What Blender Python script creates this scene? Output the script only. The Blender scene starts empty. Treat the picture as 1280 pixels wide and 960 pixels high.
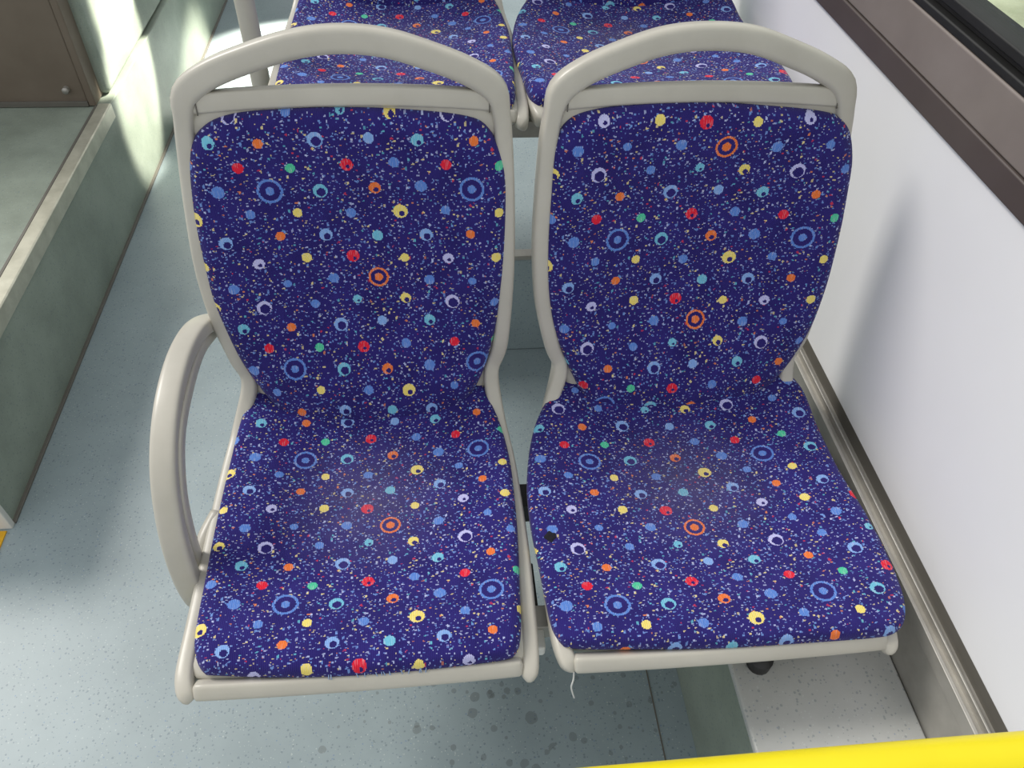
import bpy, bmesh, math, random
from mathutils import Vector
random.seed(3)
sc=bpy.context.scene
sc.view_settings.view_transform='Standard'
sc.view_settings.look='None'

# ---------------------------------------------------------------- camera
F=961;H=1.43
p=math.radians(46.9);yw=0.131;rl=0.053
f=Vector((math.sin(yw)*math.cos(p),math.cos(yw)*math.cos(p),-math.sin(p)))
R=Vector((math.cos(yw),-math.sin(yw),0));U=R.cross(f)
R2=R*math.cos(rl)+U*math.sin(rl)
U2=-R*math.sin(rl)+U*math.cos(rl)
cam=bpy.data.cameras.new('camera');co=bpy.data.objects.new('camera',cam);sc.collection.objects.link(co)
from mathutils import Matrix
M=Matrix((R2,U2,-f)).transposed().to_4x4();M.translation=Vector((0,0,H));co.matrix_world=M
cam.sensor_width=36;cam.lens=36*F/1280;cam.clip_start=0.02
sc.camera=co

def lin(c):
    return tuple(((v/255)/12.92 if v/255<=.04045 else ((v/255+.055)/1.055)**2.4) for v in c)+(1,)

# ---------------------------------------------------------------- node helpers
class N:
    def __init__(s,name,rough=.6):
        s.m=bpy.data.materials.new(name);s.m.use_nodes=True
        s.t=s.m.node_tree;s.b=s.t.nodes['Principled BSDF'];s.b.inputs['Roughness'].default_value=rough
    def n(s,typ,**k):
        x=s.t.nodes.new(typ)
        for a,b in k.items(): setattr(x,a,b)
        return x
    def l(s,a,b): s.t.links.new(a,b)
    def put(s,inp,v):
        if isinstance(v,bpy.types.NodeSocket): s.l(v,inp)
        else: inp.default_value=v
    def math(s,op,a,b=0.0,c=None):
        x=s.n('ShaderNodeMath',operation=op)
        s.put(x.inputs[0],a);s.put(x.inputs[1],b)
        if c is not None:s.put(x.inputs[2],c)
        return x.outputs[0]
    def mix(s,fac,a,b,mode='MIX'):
        x=s.n('ShaderNodeMix',data_type='RGBA',blend_type=mode)
        s.put(x.inputs[0],fac);s.put(x.inputs[6],a);s.put(x.inputs[7],b)
        return x.outputs[2]
    def ramp(s,fac,stops,interp='LINEAR'):
        x=s.n('ShaderNodeValToRGB');cr=x.color_ramp;cr.interpolation=interp
        while len(cr.elements)<len(stops): cr.elements.new(1.0)
        for i,(q,c) in enumerate(stops):
            cr.elements[i].position=q
        for i,(q,c) in enumerate(stops):
            cr.elements[i].color=c
        s.put(x.inputs[0],fac);return x
    def noise(s,vec,scale,detail=3,rough=.5):
        x=s.n('ShaderNodeTexNoise');s.l(vec,x.inputs['Vector']);x.inputs['Scale'].default_value=scale
        x.inputs['Detail'].default_value=detail;x.inputs['Roughness'].default_value=rough
        return x.outputs['Fac']
    def bump(s,h,strength,dist):
        x=s.n('ShaderNodeBump');x.inputs['Strength'].default_value=strength;x.inputs['Distance'].default_value=dist
        s.l(h,x.inputs['Height']);s.l(x.outputs[0],s.b.inputs['Normal'])

# ---------------------------------------------------------------- fabric
LB=(130,168,226);BL=(92,132,208);CY=(112,186,214);LI=(188,188,234);YE=(236,216,118);OR=(232,120,60);RE=(222,38,62);GR=(80,196,155)
# (colour, radius, exclusion-radius fraction, exclusion offset fraction, inner dot radius)
A=[(RE,.105,0,0,0),(GR,.095,0,0,0),(RE,.125,.30,.3,0),(BL,.105,0,0,0),
   (BL,.095,0,0,0),(YE,.095,0,0,0),(BL,.105,0,0,0),(YE,.145,.40,.35,0),
   (LI,.115,.35,.3,0),(YE,.105,0,0,0),(RE,.132,.3,.45,0),(YE,.095,0,0,0),
   (LI,.155,.70,.20,0),(BL,.095,0,0,0),(CY,.095,.3,.4,0),(YE,.115,.5,.4,0)]
B=[(BL,.25,.80,0,.085),(CY,.145,.62,.22,0),(OR,.12,.45,.35,0),(BL,.122,0,0,0),
   (OR,.095,0,0,0),(LB,.132,.55,.3,0),(CY,.112,0,0,0),(LB,.132,.55,.3,0),
   (BL,.085,0,0,0),(BL,.112,0,0,0),(OR,.22,.79,0,.09),(BL,.112,0,0,0),
   (OR,.095,0,0,0),(LB,.15,.62,.2,0),(LB,.105,0,0,0),(CY,.122,.4,.4,0)]
def fabric():
    m=N('woven_seat_fabric',.95)
    uv=m.n('ShaderNodeUVMap',uv_map='pat')
    sn=m.n('ShaderNodeVectorMath',operation='SNAP');m.l(uv.outputs[0],sn.inputs[0]);sn.inputs[1].default_value=(.022,.016,1)
    sep=m.n('ShaderNodeSeparateXYZ');m.l(sn.outputs[0],sep.inputs[0])
    u,v=sep.outputs[0],sep.outputs[1]
    base=m.ramp(m.noise(uv.outputs[0],1.3,3),[(.3,lin((38,31,100))),(.7,lin((48,40,118)))]).outputs[0]
    col=base
    def flecks(scale,thr,pw,stops,col,off,rot,ax):
        mp=m.n('ShaderNodeMapping');m.l(sn.outputs[0],mp.inputs[0]);mp.inputs['Location'].default_value=(off,off*.7,0)
        mp.inputs['Rotation'].default_value=(0,0,rot)
        mp.inputs['Scale'].default_value=(1,ax,1)
        vo=m.n('ShaderNodeTexVoronoi',voronoi_dimensions='2D',distance='MANHATTAN');vo.inputs['Scale'].default_value=scale
        m.l(mp.outputs[0],vo.inputs['Vector'])
        sc3=m.n('ShaderNodeSeparateColor');m.l(vo.outputs['Color'],sc3.inputs[0])
        th=m.math('MULTIPLY',m.math('POWER',sc3.outputs[0],pw),thr)
        mask=m.math('LESS_THAN',vo.outputs['Distance'],th)
        cr=m.ramp(sc3.outputs[1],stops,'CONSTANT').outputs[0]
        return m.mix(m.math('MULTIPLY',mask,m.math('ADD',.6,m.math('MULTIPLY',sc3.outputs[2],.4))),col,cr)
    st=[(0,lin((115,150,215))),(.40,lin((180,190,230))),(.66,lin((225,208,150))),(.80,lin((215,130,90))),(.87,lin((100,178,200))),(.95,lin((200,60,85)))]
    col=flecks(8.0,.30,1.2,st,col,.35,.6,1.5)
    col=flecks(6.6,.22,1.3,st,col,1.1,-.5,.7)
    col=flecks(9.5,.22,1.0,[(0,lin((120,145,212))),(.5,lin((175,185,225))),(.85,lin((215,200,165)))],col,2.3,.2,1.2)
    def lattice(P,off,col):
        uu=m.math('ADD',u,off);vv=m.math('ADD',v,off)
        cu=m.math('FLOOR',m.math('ADD',uu,.5));cv=m.math('FLOOR',m.math('ADD',vv,.5))
        lu=m.math('SUBTRACT',uu,cu);lv=m.math('SUBTRACT',vv,cv)
        idx=m.math('ADD',m.math('MULTIPLY',m.math('FLOORED_MODULO',cv,4.0),4.0),m.math('FLOORED_MODULO',cu,4.0))
        pos=m.math('DIVIDE',m.math('ADD',idx,.5),16.0)
        lu=m.math('ADD',lu,m.math('MULTIPLY',m.math('SINE',m.math('ADD',m.math('MULTIPLY',cu,2.3),m.math('MULTIPLY',cv,5.1))),.05))
        lv=m.math('ADD',lv,m.math('MULTIPLY',m.math('SINE',m.math('ADD',m.math('MULTIPLY',cu,4.7),m.math('MULTIPLY',cv,1.9))),.04))
        cr=m.ramp(pos,[(i/16,lin(q[0])) for i,q in enumerate(P)],'CONSTANT').outputs[0]
        pr=m.ramp(pos,[(i/16,(q[1],q[2],q[3],q[4])) for i,q in enumerate(P)],'CONSTANT')
        sp=m.n('ShaderNodeSeparateColor');m.l(pr.outputs[0],sp.inputs[0])
        r,ex,of,dt=sp.outputs[0],sp.outputs[1],sp.outputs[2],pr.outputs[1]
        def dist(a,b): return m.math('SQRT',m.math('ADD',m.math('MULTIPLY',a,a),m.math('MULTIPLY',b,b)))
        d=dist(lu,lv)
        disc=m.math('LESS_THAN',d,r)
        o=m.math('MULTIPLY',of,r)
        d2=dist(m.math('SUBTRACT',lu,m.math('MULTIPLY',o,.55)),m.math('SUBTRACT',lv,o))
        keep=m.math('GREATER_THAN',d2,m.math('MULTIPLY',ex,r))
        mask=m.math('MULTIPLY',disc,keep)
        mask=m.math('MAXIMUM',mask,m.math('LESS_THAN',d,dt))
        col=m.mix(disc,col,base)
        mp=m.n('ShaderNodeMapping');m.l(uv.outputs[0],mp.inputs[0]);mp.inputs['Scale'].default_value=(60,4,1)
        nz=m.noise(mp.outputs[0],1.0,1)
        cr=m.mix(m.math('MULTIPLY',m.math('GREATER_THAN',nz,.60),.30),cr,lin((220,216,226)))
        return m.mix(mask,col,cr)
    col=lattice(A,.5,col)
    col=lattice(B,0.0,col)
    w=m.n('ShaderNodeUVMap',uv_map='wear');ws=m.n('ShaderNodeSeparateXYZ');m.l(w.outputs[0],ws.inputs[0])
    dd=m.math('SQRT',m.math('ADD',m.math('POWER',m.math('ABSOLUTE',ws.outputs[0]),2.0),m.math('POWER',m.math('ABSOLUTE',ws.outputs[1]),2.0)))
    fac=m.ramp(dd,[(0,(1,1,1,1)),(.5,(.45,.45,.45,1)),(1,(0,0,0,1))]).outputs[0]
    nz=m.noise(uv.outputs[0],3,5,.7)
    fac=m.math('MULTIPLY',m.math('MULTIPLY',fac,nz),.65)
    col=m.mix(fac,col,lin((112,106,120)))
    m.l(col,m.b.inputs['Base Color'])
    wv=m.n('ShaderNodeTexWave',bands_direction='X');m.l(uv.outputs[0],wv.inputs[0]);wv.inputs['Scale'].default_value=9
    wv.inputs['Distortion'].default_value=.6
    m.bump(wv.outputs['Fac'],.4,.0013)
    m.b.inputs['Sheen Weight'].default_value=.12
    m.b.inputs['Specular IOR Level'].default_value=.12
    return m.m
FAB=fabric()

def simple(name,c,rough=.5,metal=0,var=8,scale=12,bump=0):
    m=N(name,rough)
    tc=m.n('ShaderNodeTexCoord')
    nz=m.noise(tc.outputs['Object'],scale,4,.6)
    a=lin([max(0,q-var) for q in c]);b=lin([min(255,q+var) for q in c])
    m.l(m.ramp(nz,[(.3,a),(.7,b)]).outputs[0],m.b.inputs['Base Color'])
    m.b.inputs['Metallic'].default_value=metal
    if bump: m.bump(m.noise(tc.outputs['Object'],scale*30,2),bump,.001)
    return m.m
PL=simple('warm_grey_plastic',(186,182,171),.34,0,6,9,.06)
PLD=simple('seam_grey_plastic',(100,97,90),.5,0,5,9)
BLK=simple('black_steel',(38,37,38),.5,0,6,20)
ALU=simple('brushed_aluminium',(168,165,158),.4,.45,12,14)
NOS=simple('satin_nosing_metal',(192,191,174),.35,.4,14,20)
WALL=simple('white_wall_laminate',(234,234,236),.4,0,3,2)
SILL=simple('brown_grey_sill_paint',(126,117,112),.4,0,5,8)
SILLD=simple('dark_brown_sill_paint',(78,69,66),.5,0,4,8)
RUB=simple('black_window_rubber',(22,22,22),.6,0,4,20)
YEL=simple('yellow_handrail_paint',(236,218,12),.35,0,4,10)
YTAPE=simple('yellow_tape',(225,170,20),.6,0,10,30)
BRN=simple('brown_box_laminate',(108,97,84),.55,0,6,6)
WHT=simple('white_paint',(215,215,210),.4,0,5,10)
INK=simple('dark_ink_stain',(20,18,30),.95,0,4,60)

def vinyl(name,c,stain=True,dark=10,sp=1.0):
    m=N(name,.42)
    tc=m.n('ShaderNodeTexCoord');o=tc.outputs['Object']
    nz=m.noise(o,3.2,5,.65)
    col=m.ramp(nz,[(.3,lin([q-dark for q in c])),(.7,lin([q+dark*.8 for q in c]))]).outputs[0]
    for scale,thr,cc,off in ((150,.16,(80,98,110),0),(170,.11,(200,208,205),3),(120,.08,(60,105,165),7)):
        mp=m.n('ShaderNodeMapping');m.l(o,mp.inputs[0]);mp.inputs['Location'].default_value=(off,off,off)
        vo=m.n('ShaderNodeTexVoronoi');vo.inputs['Scale'].default_value=scale;m.l(mp.outputs[0],vo.inputs['Vector'])
        s3=m.n('ShaderNodeSeparateColor');m.l(vo.outputs['Color'],s3.inputs[0])
        mask=m.math('LESS_THAN',vo.outputs['Distance'],m.math('MULTIPLY',s3.outputs[0],thr*2))
        col=m.mix(m.math('MULTIPLY',mask,.45*sp),col,lin(cc))
    if stain:
        # drips and spots gathered on the floor in front of the seats
        sep=m.n('ShaderNodeSeparateXYZ');m.l(o,sep.inputs[0])
        gx=m.math('ABSOLUTE',m.math('SUBTRACT',sep.outputs[0],.12))
        gate=m.ramp(m.math('ADD',m.math('MULTIPLY',gx,.9),m.math('MULTIPLY',m.math('ABSOLUTE',m.math('SUBTRACT',sep.outputs[1],.42)),1.5)),[(0,(1,1,1,1)),(.35,(.8,.8,.8,1)),(.62,(0,0,0,1))]).outputs[0]
        n2=m.noise(o,60,2)
        for scale,amp,off,st in ((30,.40,0,.40),(44,.40,5,.36)):
            mp=m.n('ShaderNodeMapping');m.l(o,mp.inputs[0]);mp.inputs['Location'].default_value=(off,off,off)
            vo=m.n('ShaderNodeTexVoronoi');vo.inputs['Scale'].default_value=scale;m.l(mp.outputs[0],vo.inputs['Vector'])
            s3=m.n('ShaderNodeSeparateColor');m.l(vo.outputs['Color'],s3.inputs[0])
            th=m.math('MULTIPLY',m.math('MULTIPLY',m.math('POWER',s3.outputs[0],1.8),amp),gate)
            mask=m.math('LESS_THAN',m.math('ADD',vo.outputs['Distance'],m.math('MULTIPLY',m.math('SUBTRACT',n2,.5),.2)),th)
            col=m.mix(m.math('MULTIPLY',mask,st),col,lin((86,90,88)))
    m.l(col,m.b.inputs['Base Color'])
    m.bump(m.noise(o,120,2),.10,.001)
    return m.m
FLO=vinyl('blue_grey_speckled_vinyl',(146,160,164))
GRN=vinyl('green_grey_speckled_vinyl',(140,150,138),False,20,.6)
LED=vinyl('grey_ledge_vinyl',(184,185,182),False,14,.8)

# ---------------------------------------------------------------- geometry helpers
def link(ob,parent=None):
    sc.collection.objects.link(ob)
    if parent: ob.parent=parent
    return ob
def empty(name,loc=(0,0,0)):
    e=bpy.data.objects.new(name,None);e.location=loc;e.empty_display_size=.1;return link(e)
def mesh(name,verts,faces,mat,parent=None,smooth=True,uvs=None,loc=(0,0,0)):
    me=bpy.data.meshes.new(name);me.from_pydata([tuple(v) for v in verts],[],faces)
    me.materials.append(mat)
    if uvs:
        for nm,uvl in uvs.items():
            L=me.uv_layers.new(name=nm)
            for lp in me.loops: L.data[lp.index].uv=uvl[lp.vertex_index]
    bm=bmesh.new();bm.from_mesh(me);bmesh.ops.recalc_face_normals(bm,faces=bm.faces);bm.to_mesh(me);bm.free()
    for q in me.polygons:q.use_smooth=smooth
    ob=bpy.data.objects.new(name,me);ob.location=loc;return link(ob,parent)
def box(name,a,b,mat,parent=None,bev=.002):
    v=[(x,y,z) for x in (a[0],b[0]) for y in (a[1],b[1]) for z in (a[2],b[2])]
    ob=mesh(name,v,[(0,1,3,2),(4,6,7,5),(0,4,5,1),(2,3,7,6),(0,2,6,4),(1,5,7,3)],mat,parent,False)
    if bev:
        md=ob.modifiers.new('bev','BEVEL');md.width=bev;md.segments=3
        for q in ob.data.polygons:q.use_smooth=True
        md.harden_normals=True
    return ob
def cr(p0,p1,p2,p3,t):
    return p1*1.0+ (p2-p0)*(.5*t)+(p0*2-p1*5+p2*4-p3)*(.5*t*t)+(p1*3-p0-p2*3+p3)*(.5*t**3)
def spline(pts,n,closed=False):
    P=[Vector(q) for q in pts];k=len(P);D=[]
    segs=k if closed else k-1
    for i in range(segs):
        g=lambda j:P[j%k] if closed else P[min(max(j,0),k-1)]
        for j in range(16): D.append(cr(g(i-1),g(i),g(i+1),g(i+2),j/16))
    D.append(P[0].copy() if closed else P[-1].copy())
    acc=[0]
    for i in range(1,len(D)): acc.append(acc[-1]+(D[i]-D[i-1]).length)
    out=[];j=0;m=n if closed else n-1
    for i in range(n):
        t=acc[-1]*i/m
        while j<len(acc)-2 and acc[j+1]<t:j+=1
        w=(t-acc[j])/max(acc[j+1]-acc[j],1e-9);out.append(D[j].lerp(D[j+1],w))
    return out
def puck(name,outline,c,mapf,rings,mat,parent,uvf=None,n=200,closeback=False):
    O=spline(outline,n,True);c=Vector(c)
    verts=[];faces=[];pat=[];wear=[]
    RR=[]
    for fr,ins,h in rings:
        row=[]
        for q in O:
            d=q-c;L=d.length;l=max(L*fr-ins,0)
            pp=c+d*(l/L);row.append(len(verts));verts.append(mapf(pp.x,pp.y,h))
            if uvf:
                a,b=uvf(pp.x,pp.y,h);pat.append(a);wear.append(b)
        RR.append(row)
    for a,b in zip(RR,RR[1:]):
        for i in range(n):
            j=(i+1)%n;faces.append((a[i],a[j],b[j],b[i]))
    def cap(row,h,idx):
        k=len(verts);verts.append(mapf(c.x,c.y,h))
        if uvf: a,b=uvf(c.x,c.y,h);pat.append(a);wear.append(b)
        for i in range(n):faces.append((row[i],row[(i+1)%n],k))
    cap(RR[-1],rings[-1][2],-1)
    if closeback: cap(RR[0],rings[0][2],0)
    return mesh(name,verts,faces,mat,parent,True,{'pat':pat,'wear':wear} if uvf else None)
def sweep(name,path,mat,parent,seg=20,n=120,e=3.2,round_end=0):
    """path rows: (x,y,z, nx,ny,nz, w,t)"""
    P=[(Vector(q[:3]),Vector(q[3:6]),Vector((q[6],q[7],0))) for q in path]
    k=len(P);D=[]
    for i in range(k-1):
        g=lambda j:P[min(max(j,0),k-1)]
        for j in range(12):
            D.append(tuple(cr(g(i-1)[a],g(i)[a],g(i+1)[a],g(i+2)[a],j/12) for a in range(3)))
    D.append(P[-1])
    acc=[0]
    for i in range(1,len(D)):acc.append(acc[-1]+(D[i][0]-D[i-1][0]).length)
    S=[];j=0;Ts=[]
    ts=[acc[-1]*i/(n-1) for i in range(n)]
    if round_end:
        ex=[round_end*(1-math.cos(a*math.pi/16)) for a in range(8)]
        ts=ex+[t for t in ts if round_end<=t<=acc[-1]-round_end]+[acc[-1]-q for q in ex[::-1]]
    n=len(ts)
    for t in ts:
        while j<len(acc)-2 and acc[j+1]<t:j+=1
        w=(t-acc[j])/max(acc[j+1]-acc[j],1e-9)
        a=tuple(D[j][a].lerp(D[j+1][a],w) for a in range(3))
        if round_end:
            d=min(t,acc[-1]-t);kf=1
            if d<round_end: kf=math.sqrt(max(1-(1-d/round_end)**2,.0004))
            a=(a[0],a[1],a[2]*kf)
        S.append(a);Ts.append((D[j+1][0]-D[j][0]).normalized())
    verts=[];faces=[]
    for i in range(n):
        T=Ts[i] if round_end and (i<9 or i>n-10) else (S[min(i+1,n-1)][0]-S[max(i-1,0)][0]).normalized()
        Nn=S[i][1];Nn=(Nn-T*Nn.dot(T)).normalized();Sd=T.cross(Nn)
        w,t=S[i][2].x/2,S[i][2].y/2
        for k2 in range(seg):
            a=2*math.pi*k2/seg;ca,sa=math.cos(a),math.sin(a)
            x=math.copysign(abs(ca)**(2/e),ca)*w;y=math.copysign(abs(sa)**(2/e),sa)*t
            verts.append(S[i][0]+Sd*x+Nn*y)
    for i in range(n-1):
        for k2 in range(seg):
            q=(k2+1)%seg;faces.append((i*seg+k2,i*seg+q,(i+1)*seg+q,(i+1)*seg+k2))
    faces.append(tuple(range(seg)));faces.append(tuple((n-1)*seg+k2 for k2 in range(seg)))
    return mesh(name,verts,faces,mat,parent)
def tube(name,pts,r,mat,parent=None,n=60,seg=16):
    d=(Vector(pts[-1])-Vector(pts[0])).normalized()
    ref=Vector((.13,.31,.94)) if abs(d.z)<.8 else Vector((.9,.4,.1))
    return sweep(name,[tuple(q)+tuple(ref)+(2*r,2*r) for q in pts],mat,parent,seg,n,2)

TH=math.radians(12.6);BU=Vector((0,math.sin(TH),math.cos(TH)));BN=Vector((0,-math.cos(TH),math.sin(TH)));BO=Vector((0,.86,.44))
def ss(a,b,x):
    t=min(max((x-a)/(b-a),0),1);return t*t*(3-2*t)

def seat(loc,D,arm=False,stain=False):
    root=empty('bus_seat',loc)
    cx=D['cx'];hw=D['hw'];bcx=D['bcx'];bhw=D['bhw']
    def mb(x,s,h):
        xr=min(abs((x-bcx)/bhw),1.1);q=max(1-xr*xr,0)
        off=-.032*q*ss(.0,.25,s)*(1-.85*ss(.34,.52,s))+.018*q*(1-ss(.02,.2,s)) 
        return Vector((x,0,0))+BO+BU*s+BN*(h+off)
    def mc(x,y,h):
        xr=min(abs((x-cx)/hw),1.1);q=max(1-xr*xr,0)
        z=.46-.024*q*ss(.42,.58,y)+.040*ss(.74,.95,y)-.004*(1-ss(.41,.47,y))
        return Vector((x,y,z+h))
    cu,cv,x0,s0=D['bpat'];cu2,cv2,x1,s1=D['cpat']
    ub=lambda x,s,h:(((x-x0)/cu,(s0-s)/cv),((x-bcx)/.12,(s-.02)/.10+2.2))
    uc=lambda x,y,h:(((x-x1)/cu2,(s1-y+(-.8*h if h<0 else 0))/cv2),((x-cx)/.15,(y-.68)/.14))
    pr=[(1,.004,-.026),(1,0,-.014),(1,0,-.004),(1,.0025,.004),(1,.008,.010),(1,.016,.0145),(1,.03,.018)]
    fr=[(k/16,.03*0,.019) for k in range(13,0,-1)]
    rings=pr+[(q,.03*q,h) for q,_,h in fr]
    puck('backrest_pad',D['bpad'],(bcx,.25),mb,rings,FAB,root,ub)
    puck('seat_cushion',D['cpad'],(cx,.66),mc,[(1,.007,-.022),(1,.003,-.017),(1,0,-.010),(1,.0008,-.002),(1,.004,.0055),(1,.010,.0095),(1,.020,.0120),(1,.035,.0135)]+[(q,.035*q,.014) for q,_,h in fr],FAB,root,uc)
    puck('backrest_shell',D['bshell'],(bcx,.25),mb,[(.3,0,-.045),(.8,0,-.045),(1,.02,-.045),(1,.006,-.040),(1,0,-.03),(1,.0,-.018),(1,.004,-.008),(1,.012,-.006),(.5,0,-.006)],PL,root,n=160,closeback=True)
    puck('cushion_shell',D['cshell'],(cx,.66),lambda x,y,h:Vector((x,y,.46+h-.004*(1-ss(.40,.46,y)))),[(.3,0,-.070),(.8,0,-.070),(1,.05,-.068),(1,.025,-.055),(1,.010,-.040),(1,.006,-.028),(1,.006,-.021),(1,.012,-.017),(.6,0,-.022)],PL,root,n=160,closeback=True)
    rows=[]
    for q in D['loop']:
        if len(q)==3:
            rows.append(q+(0,-.35,.93,.024,.032))
        else:
            x,s=q[0],q[1];w=.035 if s>.5 else .026
            P=mb(x,s-.004*ss(.5,.58,s),-.014);rows.append(tuple(P)+tuple(BN)+(w,.036))
    sweep('shell_rim_and_handle',rows,PL,root,28,280,3.6,.014)
    xa,xb=D['bar']
    rows=[tuple(mb(xa+(xb-xa)*t,.516-.008*abs(2*t-1)**2,-.014))+tuple(BN)+(.026,.024) for t in [i/10 for i in range(11)]]
    sweep('handle_lower_bar',rows,PL,root,20,60,6)
    for xx in (xa+.012,xb-.012):
        rows=[tuple(mb(xx,s,-.0012))+tuple(BN)+(.0018,.002) for s in (.495,.507,.520)]
        sweep('moulding_seam',rows,PLD,root,8,8)
    fx0,fx1,fy=D['lip']
    rows=[(fx0+(fx1-fx0)*t,fy-.003*(1-(2*t-1)**2),.433,0,-.8,.6,.024,.020) for t in [i/10 for i in range(11)]]
    sweep('front_lip',rows,PL,root,24,60,4,.008)
    if stain:
        o=[(.147+(.009+.003*math.sin(a*2.3))*math.cos(a),.588+(.010+.003*math.sin(a*3+1))*math.sin(a)) for a in [i*2*math.pi/14 for i in range(14)]]
        puck('ink_stain',o,(.147,.588),mc,[(1,0,.0105),(.8,0,.0132),(.4,0,.0136)],INK,root,n=40)
    if arm:
        C0=Vector((-.38,.78,.46))
        rows=[]
        for (x,y,z) in [(-.325,.955,.53),(-.345,.95,.580),(-.364,.90,.618),(-.371,.82,.637),(-.373,.73,.630),(-.373,.655,.594),(-.372,.605,.53),(-.368,.575,.46),(-.360,.562,.405),(-.348,.565,.385)]:
            rows.append((x,y,z)+tuple((Vector((x,y,z))-C0).normalized())+(.034,.024))
        sweep('armrest_loop',rows,PL,root,28,160,4.5)
        rows=[(-.358,y,z)+tuple((Vector((-.38,y,z))-C0).normalized())+(.010,.020) for y,z in [(.93,.580),(.86,.609),(.78,.616),(.70,.604),(.645,.56),(.615,.50),(.60,.43),(.60,.40)]]
        sweep('armrest_inner_rib',rows,PL,root,12,80,4)
        tube('armrest_bolt',[(-.370,.635,.435),(-.345,.64,.435)],.008,BLK,root,6)
        tube('armrest_bracket',[(-.365,.60,.42),(-.358,.64,.435),(-.345,.68,.44)],.011,PL,root,16)
        # short pulled threads along the worn front edge
        for i in range(16):
            x=-.21+.17*random.random()+.02*random.random();l=.006+.006*random.random();d=random.uniform(-.004,.004)
            tube('frayed_thread',[(x,.4155,.452),(x+d*.5,.4125,.449),(x+d,.411,.449-l)],.0006,FRAY,root,5,5)
    return root
FRAY=simple('pale_blue_thread',(150,175,215),.9)

LEFT=dict(cx=-.117,hw=.22,bcx=-.117,bhw=.225,
 cpad=[(-.299,.427),(-.322,.434),(-.336,.470),(-.338,.56),(-.338,.66),(-.334,.772),(-.322,.85),(-.295,.91),(-.23,.935),(-.117,.94),(-.01,.935),(.055,.905),(.085,.83),(.099,.761),(.102,.69),(.100,.60),(.094,.508),(.090,.455),(.080,.426),(.055,.419),(-.03,.415),(-.121,.414),(-.21,.418)],
 cshell=[(-.325,.424),(-.344,.436),(-.352,.46),(-.352,.54),(-.350,.63),(-.341,.77),(-.325,.86),(-.28,.90),(-.117,.91),(.05,.90),(.09,.86),(.104,.78),(.110,.65),(.109,.53),(.106,.46),(.099,.428),(.08,.416),(-.117,.409),(-.23,.414)],
 bpad=[(-.300,.480),(-.324,.447),(-.336,.371),(-.339,.273),(-.335,.207),(-.316,.120),(-.282,.049),(-.23,-.02),(-.117,-.05),(-.01,-.02),(.055,.055),(.085,.146),(.099,.246),(.103,.361),(.098,.429),(.076,.474),(.043,.490),(-.04,.499),(-.117,.502),(-.19,.501),(-.258,.496)],
 bshell=[(-.312,.50),(-.332,.449),(-.343,.371),(-.346,.273),(-.341,.19),(-.322,.10),(-.29,.03),(-.23,-.04),(-.117,-.06),(0,-.04),(.062,.03),(.094,.12),(.107,.23),(.109,.361),(.103,.44),(.083,.50),(0,.510),(-.117,.512),(-.23,.510)],
 loop=[(-.336,.409,.420),(-.342,.416,.426),(-.347,.44,.430),(-.346,.50,.431),(-.344,.60,.432),(-.339,.74,.437),(-.328,.83,.455),(-.310,.075),(-.322,.12),(-.336,.19),(-.341,.275),(-.336,.37),(-.328,.45),(-.323,.49),(-.314,.522),(-.280,.547),(-.225,.568),(-.17,.583),(-.113,.589),(-.055,.584),(0,.568),(.05,.548),(.084,.525),(.094,.495),(.098,.45),(.102,.37),(.103,.25),(.095,.13),(.080,.075),(.088,.83,.455),(.099,.74,.437),(.104,.60,.432),(.103,.50,.430),(.101,.44,.428),(.098,.412,.422),(.092,.405,.416)],
 bar=(-.315,.090),lip=(-.334,.090,.416),bpat=(.0700,.0715,-.228,.393),cpat=(.0695,.0625,-.224,.512))
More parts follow.
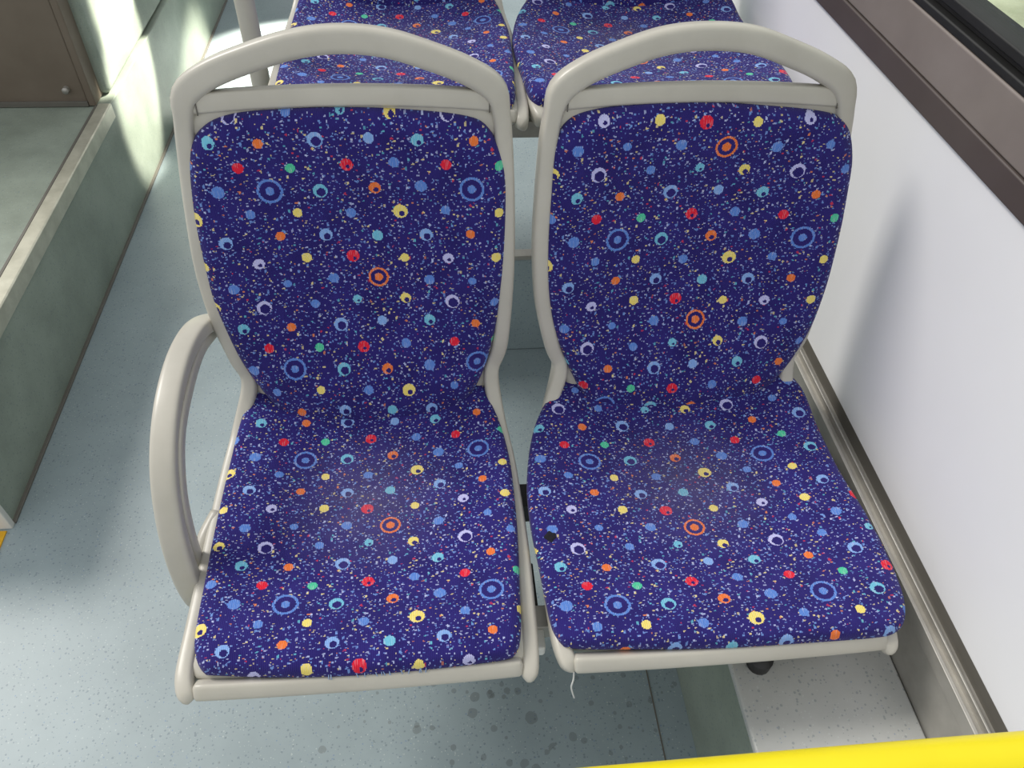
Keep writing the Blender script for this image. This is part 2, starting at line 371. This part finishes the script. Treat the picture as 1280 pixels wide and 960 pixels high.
RIGHT=dict(cx=.378,hw=.25,bcx=.388,bhw=.235,
 cpad=[(.154,.429),(.138,.442),(.130,.468),(.124,.556),(.120,.62),(.123,.696),(.140,.783),(.165,.84),(.20,.90),(.26,.935),(.378,.94),(.50,.935),(.57,.905),(.612,.85),(.621,.77),(.624,.679),(.632,.60),(.635,.53),(.631,.468),(.620,.431),(.600,.416),(.567,.412),(.46,.412),(.349,.414),(.24,.421)],
 cshell=[(.160,.428),(.145,.440),(.139,.46),(.136,.556),(.137,.70),(.15,.80),(.20,.88),(.28,.905),(.388,.91),(.52,.90),(.59,.86),(.606,.77),(.610,.65),(.612,.52),(.608,.436),(.596,.419),(.57,.411),(.46,.409),(.349,.410),(.24,.418)],
 bpad=[(.186,.482),(.168,.447),(.164,.371),(.163,.29),(.168,.22),(.182,.150),(.219,.060),(.27,-.02),(.388,-.05),(.50,-.02),(.572,.045),(.609,.12),(.621,.20),(.621,.297),(.616,.37),(.608,.429),(.588,.473),(.555,.489),(.46,.499),(.372,.504),(.28,.502),(.222,.496)],
 bshell=[(.170,.50),(.157,.449),(.154,.371),(.154,.28),(.162,.19),(.182,.10),(.22,.02),(.27,-.04),(.388,-.06),(.51,-.04),(.58,.03),(.612,.11),(.620,.20),(.618,.297),(.612,.37),(.600,.45),(.58,.50),(.48,.510),(.372,.512),(.27,.510)],
 loop=[(.158,.412,.422),(.151,.418,.427),(.144,.445,.431),(.142,.50,.431),(.141,.60,.432),(.146,.72,.437),(.172,.83,.455),(.196,.075),(.181,.12),(.163,.20),(.156,.29),(.157,.37),(.161,.45),(.166,.49),(.176,.522),(.208,.547),(.256,.568),(.310,.585),(.366,.591),(.43,.587),(.487,.570),(.538,.549),(.570,.526),(.582,.49),(.588,.45),(.599,.37),(.608,.29),(.609,.20),(.602,.12),(.588,.075),(.592,.84,.455),(.600,.74,.437),(.604,.60,.432),(.602,.50,.430),(.600,.436,.429),(.596,.409,.423),(.590,.402,.419)],
 bar=(.172,.578),lip=(.155,.594,.414),bpat=(.0720,.0715,.271,.305),cpat=(.0730,.0635,.222,.475))
seat((0,0,0),LEFT,True)
sr=seat((0,0,0),RIGHT,False,True)
tube('loose_thread',[(.158,.415,.428),(.157,.402,.412),(.155,.398,.395),(.158,.396,.378),(.162,.396,.360)],.0012,WHT,sr,30,8)
seat((.062,.862,.32),LEFT)
seat((.045,.862,.32),RIGHT)

# ---------------------------------------------------------------- seat mounting frames
def mount(dx,dy,dz):
    r=empty('seat_support_frame',(dx,dy,dz))
    box('rear_beam',(-.26,.70,.335),(.60,.745,.382),BLK,r)
    box('front_beam',(-.26,.49,.35),(.60,.525,.384),ALU,r)
    for x in (-.22,.02,.25,.5):
        box('cross_bracket',(x,.47,.36),(x+.03,.78,.386),BLK,r)
    return r
r=mount(0,0,0)
tube('strut',[(.36,.72,.35),(.38,.60,.335),(.43,.50,.318),(.46,.45,.316)],.013,BLK,r,24)
tube('strut_foot',[(.458,.447,.3005),(.458,.447,.322)],.018,BLK,r,6)
box('pedestal_leg',(-.02,.70,0.0),(.03,.745,.34),BLK,r)
box('belt_anchor',(.098,.462,.352),(.130,.50,.376),WHT,r,.004)
box('side_bracket',(.106,.50,.366),(.126,.60,.376),BLK,r,.002)
r=mount(0.05,.862,.32)
box('pedestal_leg',(-.15,.70,-.01),(-.10,.745,.34),BLK,r)
box('pedestal_leg',(.38,.70,-.01),(.43,.745,.34),BLK,r)

# ---------------------------------------------------------------- bus body
box('floor',(-3,-1.2,-.05),(.76,6,0),FLO,bev=0)
WX=.70
w=empty('wall_right')
box('lower_panel',(WX,-1.2,.43),(WX+.05,6,.915),WALL,w,.003)
box('under_panel',(WX-.03,-1.2,0),(WX+.05,6,.395),ALU,w,.003)
box('channel_base',(WX-.03,-1.2,.39),(WX+.05,6,.402),ALU,w,.001)
box('channel_lip',(WX-.034,-1.2,.39),(WX-.028,6,.415),ALU,w,.001)
box('channel_rib',(WX-.014,-1.2,.40),(WX-.010,6,.414),ALU,w,.001)
box('channel_back',(WX+.003,-1.2,.40),(WX+.01,6,.432),PLD,w,.001)
s=empty('trim_window_sill')
box('sill_lower',(WX-.006,-1.2,.912),(WX+.05,6,.950),SILLD,s,.003)
box('sill_upper',(WX-.003,-1.2,.950),(WX+.05,6,1.018),SILL,s,.004)
wn=empty('window_1')
box('rubber_outer',(WX-.002,-1.2,1.018),(WX+.05,6,1.030),RUB,wn,.003)
box('rubber_channel',(WX+.012,-1.2,1.030),(WX+.05,6,1.040),BLK,wn,.001)
box('rubber_inner',(WX+.004,-1.2,1.038),(WX+.05,6,1.052),RUB,wn,.003)
box('top_frame',(WX,-1.2,1.85),(WX+.05,6,2.2),WALL,wn,.003)
gm=N('window_glass',.02)
gt=gm.n('ShaderNodeBsdfTransparent');gt.inputs[0].default_value=(.93,.96,.93,1)
gg=gm.n('ShaderNodeBsdfGlossy');gg.inputs['Roughness'].default_value=.02
mx=gm.n('ShaderNodeMixShader');mx.inputs[0].default_value=.06
gm.l(gt.outputs[0],mx.inputs[1]);gm.l(gg.outputs[0],mx.inputs[2]);gm.l(mx.outputs[0],gm.t.nodes['Material Output'].inputs[0])
box('pane',(WX+.022,-1.2,1.045),(WX+.028,6,1.86),gm.m,wn,0)
GND=simple('outside_ground_grass',(196,200,170),.9,0,34,1.2)
box('ground',(.8,-3,-.9),(14,14,-.8),GND,bev=0)

l=empty('heater_duct_ledge')
box('duct_top',(.416,-.6,.285),(.669,.86,.30),LED,l,.004)
box('duct_side',(.419,-.6,0),(.669,.85,.287),GRN,l,.002)
pd=empty('rear_podium')
box('podium_body',(-.38,1.45,0),(.669,4,.305),FLO,pd,.006)
box('podium_edge',(-.382,1.446,.30),(.669,1.475,.312),ALU,pd,.002)

pf=empty('side_platform')
box('platform_body',(-2.6,.985,0),(-.92,6,.318),GRN,pf,.003)
box('nosing_top',(-.950,.985,.314),(-.915,2.19,.327),NOS,pf,.003)
box('nosing_rib',(-.960,.985,.314),(-.953,2.19,.323),PLD,pf,.001)
box('nosing_front',(-.922,.985,.285),(-.914,2.19,.326),NOS,pf,.002)
box('end_plate',(-2.6,.972,0),(-.915,.986,.33),WHT,pf,.002)
box('base_joint',(-.922,.985,0),(-.912,6,.006),PLD,pf,.002)
cb=empty('equipment_cabinet')
box('cabinet_front',(-2.6,2.19,.32),(-.975,2.25,1.15),BRN,cb,.006)
box('cabinet_side',(-2.6,2.25,.32),(-.93,5.5,1.10),GRN,cb,.02)
box('cabinet_foot_trim',(-2.6,2.183,.32),(-.975,2.19,.335),PLD,cb,.001)
box('cabinet_edge',(-.975,2.185,.32),(-.955,2.26,1.15),BRN,cb,.004)
tube('cabinet_bolt',[(-1.02,2.175,.37),(-1.02,2.20,.37)],.009,ALU,cb,6)
box('floor_edge_tape',(-2,.90,.0),(-.925,.966,.003),YTAPE,bev=0)

gp=empty('grab_pole')
tube('pole_tube',[(-.33,1.50,.30),(-.33,1.50,1.0),(-.33,1.50,1.7),(-.33,1.50,2.1)],.018,PL,gp,20,24)
tube('pole_base',[(-.33,1.50,.305),(-.33,1.50,.325)],.035,ALU,gp,6,24)
hr=empty('yellow_handrail')
tube('rail_tube',[(-.46,.134,0),(-.46,.134,.3),(-.46,.134,.7),(-.45,.134,.85),(-.40,.134,.890),(-.2,.134,.894),(.2,.134,.891),(.5,.134,.885),(.70,.134,.881)],.019,YEL,hr,160,28)
box('trim_floor_seam',(.360,-1,-.001),(.3625,1.44,.0012),PLD,bev=0)

# ---------------------------------------------------------------- light
wd=bpy.data.worlds.new('daylight');sc.world=wd;wd.use_nodes=True
bg=wd.node_tree.nodes['Background'];bg.inputs[0].default_value=(.96,.98,1,1);bg.inputs[1].default_value=.82
sun=bpy.data.lights.new('sun','SUN');sun.energy=2.2;sun.angle=math.radians(18);sun.color=(1,.96,.90)
so=bpy.data.objects.new('sun',sun);link(so);so.rotation_euler=Vector((-.70,.45,.9)).to_track_quat('Z','Y').to_euler()
def spot(nm,loc,tgt,e,ang,blend=.15):
    L=bpy.data.lights.new(nm,'SPOT');L.energy=e;L.spot_size=math.radians(ang);L.spot_blend=blend;L.shadow_soft_size=.02;L.color=(1,.94,.80)
    o=bpy.data.objects.new(nm,L);link(o);o.location=loc;o.rotation_euler=(Vector(loc)-Vector(tgt)).to_track_quat('Z','Y').to_euler()
spot('sun_patch_spot_1',(.5,4.0,1.9),(-.93,2.62,.66),2000,10)  # added spot lamps inside the bus, imitating sun patches at the far left
spot('sun_patch_spot_2',(.5,3.2,1.9),(-.93,2.45,.30),1200,11,.4)
spot('sun_patch_spot_3',(.4,4.6,1.9),(-.62,3.2,0),1700,17,.4)
